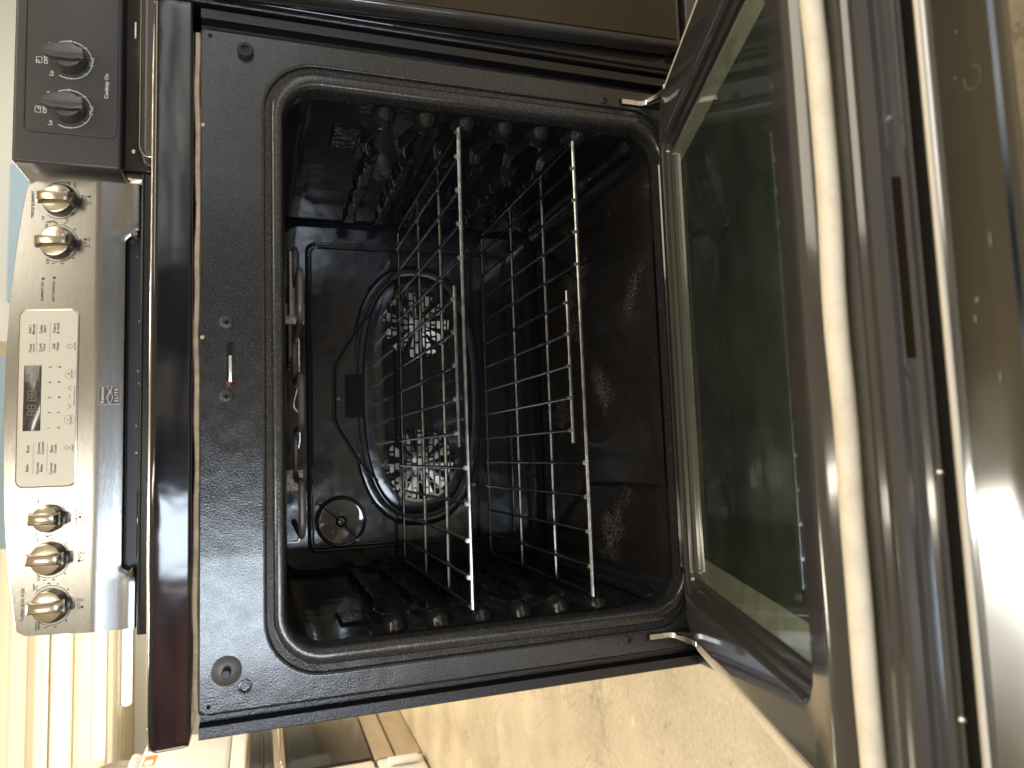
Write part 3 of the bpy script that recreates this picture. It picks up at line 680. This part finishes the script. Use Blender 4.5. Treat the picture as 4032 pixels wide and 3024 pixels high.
# ------------------------------------------------------------------ oven door
T = .3538; DO = Vector((0, -.02, .302)); DD = Vector((0, -math.cos(T), math.sin(T))); DN = Vector((0, math.sin(T), math.cos(T)))
def DP(x, s, n_): return DO+Vector((x, 0, 0))+DD*s+DN*n_
def dring(hw, s0, s1, r, n_): return [DP(x, s, n_) for x, s in rrect(hw, s0, s1, r, 8)]
rings = [dring(.366, -.012, .474, .012, -.014), dring(.3655, -.012, .4765, .014, -.004), dring(.362, -.010, .475, .014, .0005), dring(.350, -.009, .470, .014, -.0005),
         dring(.3385, -.0085, .442, .030, .0005), dring(.3375, -.0080, .439, .030, .006), dring(.3362, -.0070, .4335, .030, .0150), dring(.3335, -.0045, .4295, .030, .0190), dring(.3300, -.001, .4255, .028, .0200),
         dring(.3285, .001, .424, .028, .0198), dring(.290, .0035, .401, .022, .0200), dring(.2870, .006, .3975, .022, .0190), dring(.2845, .008, .395, .020, .0160), dring(.2790, .011, .392, .018, .0145),
         dring(.2770, .012, .391, .018, .0105), dring(.2705, .0145, .388, .014, .0092), dring(.2690, .0155, .387, .013, .0050)]
door = obj('oven_door', *loft(rings, True), liner, rng, ang=32)
obj('window_glass', *loft([dring(.272, .012, .39, .012, .0052), dring(.272, .012, .39, .012, .0012)], True, True, True), glassm, door)
obj('pane_reflection', [DP(-.2685, .0165, .0056), DP(.2685, .0165, .0056), DP(.2685, .387, .0056), DP(-.2685, .387, .0056), DP(-.240, .050, .0056), DP(.236, .050, .0056), DP(.236, .375, .0056), DP(-.240, .375, .0056)],
    [(0, 1, 5, 4), (1, 2, 6, 5), (2, 3, 7, 6), (3, 0, 4, 7)], panereflm, door, smooth=False)  # edge reflection painted as a flat pale ring on the glass
# lower plateau bead (bright double line next to the hinge side)
obj('lower_bead', *tube(smoothpath([DP(-.262, .004, .0205), DP(-.255, -.0015, .0212), DP(.255, -.0015, .0212), DP(.262, .004, .0205)], .004, 4), .0036, 10), gloss, door)
# gasket around the plateau
gp = [(x, s) for x, s in rrect(.3475, .004, .4525, .034, 10)]
half = [(x, s) for x, s in gp if s > .05]
# runs up the left side, over the top and down the right side
right = [(.3475, .02)] + [(x, s) for x, s in gp[:11]]; left = [(x, s) for x, s in gp[11:22]] + [(-.3475, .02)]
xs_ = right+left
full = []
for (a, b), (c, d) in zip(xs_, xs_[1:]):
    n = max(1, int(math.hypot(c-a, d-b)/.012))
    full += [(a+(c-a)*k/n, b+(d-b)*k/n) for k in range(n)]
full.append(xs_[-1])
pts = [DP(x, s-.0022+.0012*math.sin(x*19)+.0006*math.sin(x*53), .0068+.0006*math.sin(x*31+2)) for x, s in full]
# flattened tube
v, f = tube(pts, .0074, 16)
obj('gasket', v, f, gasketm, door)
# top cap of the door: stepped profile running along x
cap = [(.470, -.0002), (.4725, .0016), (.4760, .0012), (.4785, -.0018), (.4820, -.0026), (.4850, -.0016), (.4880, -.0042), (.4892, -.0085), (.4875, -.0118), (.4866, -.0140), (.4866, -.0205), (.4885, -.0232), (.4915, -.0244), (.4922, -.0262), (.4895, -.0285), (.4845, -.0300), (.4835, -.0420), (.465, -.0420), (.465, -.004)]
v, f = loft([[DP(x, s, n_) for s, n_ in cap] for x in (-.372, -.370, .370, .372)], True, True, True)
tc_ = obj('top_cap', v, f, liner, door, ang=25)
for x0, x1 in ((-.062, .046), ):
    v, f = loft([[DP(x, s, n_) for s, n_ in ((.5086, -.0150), (.5088, -.0158), (.5090, -.0205), (.5088, -.0212))] for x in (x0, x1)], False)
    rg = [(x0, -.0200), (x1, -.0200)]
    v = [DP(x0, .4872, -.0128), DP(x1, .4872, -.0128), DP(x1, .4872, -.0204), DP(x0, .4872, -.0204), DP(x0, .480, -.0146), DP(x1, .480, -.0146), DP(x1, .480, -.0198), DP(x0, .480, -.0198)]
    obj('cooling_slot', v, [(0, 1, 2, 3), (4, 7, 6, 5), (0, 4, 5, 1), (1, 5, 6, 2), (2, 6, 7, 3), (3, 7, 4, 0)], mat('slot brown', (.014, .009, .004), .8, spec=.05), tc_, smooth=False)
    obj('slot_rim', *tube([DP(x0-.014, .4872, -.0180), DP(x0-.004, .4876, -.0136), DP(x1+.004, .4876, -.0136), DP(x1+.02, .4870, -.0165)], .0009, 6), liner, tc_)
obj('cap_rivet', *tube([DP(.082, .4868, -.0165), DP(.082, .4885, -.0165)], [.0018, .0010], 8), zinc, tc_)
obj('cap_rivet', *tube([DP(-.128, .4915, -.0255), DP(-.128, .4935, -.0262)], [.0022, .0012], 8), zinc, tc_)
obj('cap_rivet', *tube([DP(-.262, .4915, -.0255), DP(-.262, .4935, -.0262)], [.0022, .0012], 8), zinc, tc_)
# outer skin: pale edge fold, then the curved metal front / handle panel
skin = [(.4950, -.0345), (.4985, -.0325), (.5010, -.0323), (.5025, -.0335), (.5040, -.0360), (.5250, -.0420), (.5350, -.0447), (.5378, -.0462), (.5385, -.0490), (.5360, -.0550), (.530, -.0630), (.520, -.0690), (.500, -.0700), (.495, -.062), (.480, -.0600), (-.012, -.0600), (-.012, -.0560), (.480, -.0560), (.4930, -.0520)]
v, f = loft([[DP(x, s, n_) for s, n_ in skin] for x in (-.379, -.377, .377, .379)], True, True, True)
sk = obj('outer_skin', v, f, darksteel, door, ang=24)
obj('edge_fold', *tube([DP(-.379, .5000, -.0318), DP(.379, .5000, -.0318)], .0021, 8), mat('bare steel edge', (.60, .55, .46), .5, .4), door)
# side rims of the outer skin and the liner side flange line
for s in (-1, 1):
    obj('side_rim', [DP(s*.366, -.010, -.0145), DP(s*.379, -.010, -.0145), DP(s*.379, .492, -.0145), DP(s*.366, .492, -.0145), DP(s*.366, -.010, -.056), DP(s*.379, -.010, -.056), DP(s*.379, .480, -.056), DP(s*.366, .480, -.056)],
        [(0, 1, 2, 3), (4, 7, 6, 5), (0, 4, 5, 1), (1, 5, 6, 2), (2, 6, 7, 3), (3, 7, 4, 0)], beige, door, smooth=False)
# smudges and a ring mark on the outer metal
mk = mat('dried smudge', (.13, .12, .105), .45)
def sk_pt(x, s): # point slightly above skin surface between s=.5175 and .560
    n_ = -.0360+(s-.5040)/.021*(-.006) if s < .525 else -.0420+(s-.525)/.014*(-.0035)
    return DP(x, s, n_+.0004)
obj('ring_mark', *tube([sk_pt(.085+.0065*math.cos(a*.3142), .5270+.0050*math.sin(a*.3142)) for a in range(17)], .0003, 4), mk, sk)
for x, s, a, b in ((.115, .5200, .0010, .0008), (.09, .517, .0010, .0008), (-.005, .528, .004, .001), (-.035, .5170, .0015, .0014), (-.045, .515, .002, .001), (-.078, .526, .0025, .001)):
    n = 10; obj('smudge', [sk_pt(x+a*math.cos(2*math.pi*i/n)*(1+.3*random.random()), s+b*math.sin(2*math.pi*i/n)) for i in range(n)], [tuple(range(n))], mk, sk)
# hinge arms
for s in (-1, 1):
    xx = s*.3375
    slot_ = obj('hinge_slot', *box(xx-.0045, xx+.0045, -.0009, .0003, .308, .3695), blackhole, rng, smooth=False)
    ha = MB()
    def strip(pts, w, th):
        P0 = [Vector(p) for p in pts]; v = []; f = []
        for i, p in enumerate(P0):
            t_ = (P0[min(i+1, len(P0)-1)]-P0[max(0, i-1)]).normalized(); n_ = Vector((1, 0, 0)).cross(t_).normalized()
            for a, b in ((-w, -th), (w, -th), (w, th), (-w, th)): v.append(p+Vector((a, 0, 0))+n_*b)
        for i in range(len(P0)-1):
            for k in range(4): f.append((i*4+k, i*4+(k+1) % 4, (i+1)*4+(k+1) % 4, (i+1)*4+k))
        f.append((3, 2, 1, 0)); f.append(tuple(range(len(v)-4, len(v)))); ha.add(v, f)
    strip(smoothpath([(xx, -.0022, .3665), (xx, -.0026, .339), (xx+s*.001, -.004, .333), (xx+s*.004, -.018, .3255), (xx+s*.004, -.033, .3245), (xx+s*.002, -.047, .331)], .006, 4), .0030, .0009)
    ar = ha.build('hinge_arm', zinc, slot_)
    obj('hinge_plate', *tube([(xx-s*.002, -.006, .331), (xx-s*.002, -.028, .3165), (xx-s*.002, -.045, .322)], [.003, .005, .003], 8), gloss, slot_)
st_d = obj('storage_drawer', *box(-.374, .374, -.018, .02, .055, .262), darksteel, rng, bevel=.006)
obj('hinge_bracket', *box(-.377, -.367, -.038, .0, .280, .300), blackp, rng, bevel=.002)
obj('toe_kick', *box(-.36, .36, .05, .07, .0, .05), blackp, rng)
obj('back_panel', *box(-.3755, .3755, .6, .612, .03, .90), zinc, rng, smooth=False)

# ------------------------------------------------------------------ racks
def rack(z, label, yf=.0225, yi=.062):
    t = thing('oven_rack', label, 'oven rack', (0, .23, z), 'chrome wire racks in the oven')
    yb = .434; W = .284
    def L_(p): return (p[0], p[1]-.23, p[2])
    fr = MB()
    fr.tube([L_((-.2915, yf+.006, -.002)), L_((-.287, yf, 0)), L_((.287, yf, 0)), L_((.2915, yf+.006, -.002))], .0029, 10)
    fr.tube([L_(q) for q in smoothpath([(-W, yf+.004, .001), (-W, yb, .001), (W, yb, .001), (W, yf+.004, .001)], .012, 5)], .0027, 10)
    fr.build('rim', chrome, t)
    ib = MB(); ib.tube([L_((-.1000, yi, -.0002)), L_((.1000, yi, -.0002))], .0029, 10); ib.build('inset_bar', chrome, t)
    for yy in (.147, .285):
        obj('cross_bar', *tube([L_((-W, yy, -.0038)), L_((W, yy, -.0038))], .0029, 8), chrome, t)
    for k in range(13):
        x = (k-6)*.0418
        y0 = yi-.0035 if abs(k-6) <= 2 else yf-.0025
        bend = 0
        wr = obj('wire', *tube([L_((x, y0, .0022)), L_((x, y0+.006, .0012)), L_((x, yb+.001, .0032))], .0021, 8), chrome, t)
        yw = yi if abs(k-6) <= 2 else yf
        obj('weld_bead', *tube([L_((x, yw-.0008, .0035)), L_((x, yw+.0020, .0034))], .0031, 8), chrome, wr)
    return t
rack(.580, 'upper chrome wire rack in the oven, in front of the fan grilles')
rack(.4275, 'lower chrome wire rack in the oven, just above the soiled floor')

# ------------------------------------------------------------------ neighbouring black range
nb = thing('black_range', 'black electric range with two dark knobs, standing right beside the stainless panel range', 'range', (.77, 0, 0))
def nbx(name, m, *a, bev=.003, parent=None):
    x0, x1, *r = a
    return obj(name, *box(x0-.77, x1-.77, *r), m, parent or nb, bevel=bev)
nbx('body', side_m, .392, 1.15, .03, .62, .03, .905)
nbx('side_flange', side_m, .3865, .3945, .004, .62, .03, .90)
nbx('front_frame', gloss, .395, 1.147, .006, .03, .262, .87)
# cooktop with raised edge
nbx('cooktop', gloss, .389, 1.152, .004, .62, .872, .912)
nbx('riser', nbrpanel, .394, 1.146, .485, .53, .90, .996, bev=.012)
g = obj('backguard', *box(.386-.77, 1.154-.77, .524, .62, 1.030, 1.188), nbrpanel, nb, bevel=.005)
obj('lower_recess', *box(.392-.77, 1.148-.77, .54, .60, .90, 1.032), gloss, g, bevel=.002)
obj('recess_slot', *box(.630-.77, .660-.77, .5385, .541, 1.0115, 1.0138), zinc, g)
obj('recess_screw', *[[(a-.77, b-.0, c) for a, b, c in q] if i == 0 else q for i, q in enumerate(disc_y(.4264, 1.0133, [(.0035, .5405), (.003, .5375), (.001, .537)], 12))], zinc, g)
# embossed rounded rectangle bead
p = [(x-.77, .5235, z) for x, z in rrect(.355, 1.038, 1.172, .010, 6, .795)]; p.append(p[0])
obj('panel_bead', *tube(p, .0014, 6, False), nbrpanel, g)
obj('riser_trim', *tube([(q[0], q[1], q[2]) for q in smoothpath([(.40-.77, .484, .93), (.3975-.77, .484, .988), (.41-.77, .484, .996), (1.13-.77, .484, .996)], .01, 5)], .0016, 6), polished, g)
nl = MB()
def nt_(t_, x, z, cap=.0042, ang=0):
    v, f = text_mesh(t_, cap/.72); c, q = math.cos(ang), math.sin(ang)
    nl.add([(x-.77+a*c-b*q, .5232-e, z+a*q+b*c) for a, b, e in v], f)
def narc(cx, cz, r, a0, a1, n=24, w=.0008):
    pts = [(cx-.77+r*math.cos(math.radians(a0+(a1-a0)*k/n)), .5236, cz+r*math.sin(math.radians(a0+(a1-a0)*k/n))) for k in range(n+1)]
    nl.tube(pts, w, 4)
knm = mat('dark knob', (.13, .125, .12), .24, .5)
for cx, cz in ((.5685, 1.1075), (.4835, 1.1075)):
    R_ = .0325
    for a0, a1 in ((152, 176), (184, 222), (232, 262), (282, 312), (322, 354), (6, 30)): narc(cx, cz, R_, a0, a1)
    for a, t_ in ((180, '2'), (227, '4'), (317, '6'), (0, '8')): nt_(t_, cx+R_*math.cos(math.radians(a)), cz+R_*math.sin(math.radians(a)), .0054)
    nt_('Med', cx+.001, cz-R_, .0062); nt_('Lo', cx-.027, cz+.0265, .0062); nt_('OFF', cx-.005, cz+.0345, .0060); nt_('Hi', cx+.024, cz+.030, .0042)
    v, f = disc_y(cx-.77, cz, [(.0255, .5238), (.0255, .521), (.0235, .508), (.0205, .5035), (.001, .503)], 36)
    kk = obj('knob', v, f, knm, g, ang=40)
    sec = []
    for j in range(9):
        t_ = -1+2*j/8; zz = cz+.0285*t_+(.004); hw = .0118 if t_ < .6 else .0118-(t_-.6)*.012
        if t_ < -.7: hw *= .8
        sec.append([(cx-.77-hw-.001, .5045, zz), (cx-.77-hw, .494, zz), (cx-.77-hw*.5, .4925, zz), (cx-.77+hw*.5, .4925, zz), (cx-.77+hw, .494, zz), (cx-.77+hw+.001, .5045, zz)])
    obj('grip', *loft(sec, True, True, True), knm, kk, ang=30)
    # burner diagram
    x, z = cx-.006, cz+.0445
    for a in ((x-.005, z-.004, x+.005, z-.004), (x+.005, z-.004, x+.005, z+.004), (x+.005, z+.004, x-.005, z+.004), (x-.005, z+.004, x-.005, z-.004)):
        nl.tube([(a[0]-.77, .5236, a[1]), (a[2]-.77, .5236, a[3])], .0005, 4)
    narc(x+(.003 if cx < .5 else -.003), z-(.002 if cx < .5 else -.002), .0022, 0, 360, 10)
nt_('Cooktop On', .5301, 1.0530, .0060)
nl.build('lettering', whiteink, g, smooth=False)
obj('indicator', *disc_y(.5284-.77, 1.063, [(.0017, .5238), (.0015, .5228)], 10), red, g)
# oven door of the neighbour with slightly flared left edge
def poly_plate(name, pts, y0, y1, m, parent, bev=.006):
    n = len(pts); v = [(x-.77, y0, z) for x, z in pts]+[(x-.77, y1, z) for x, z in pts]
    f = [tuple(range(n)), tuple(range(n, 2*n))[::-1]]+[(i, (i+1) % n, n+(i+1) % n, n+i) for i in range(n)]
    return obj(name, v, f, m, parent, bevel=bev)
dr = poly_plate('oven_door', [(.4125, .285), (1.14, .285), (1.14, .86), (.392, .86)], -.024, .004, liner, nb)
poly_plate('door_glass', [(.4195, .294), (1.13, .294), (1.13, .80), (.402, .80)], -.0265, -.0235, nbrdoor, dr, .001)
nbx('storage_drawer', liner, .4125, 1.14, -.020, .02, .06, .274)
nbx('handle', blackp, .47, 1.07, -.075, -.055, .80, .825, bev=.008)
print('objects', len(bpy.data.objects))
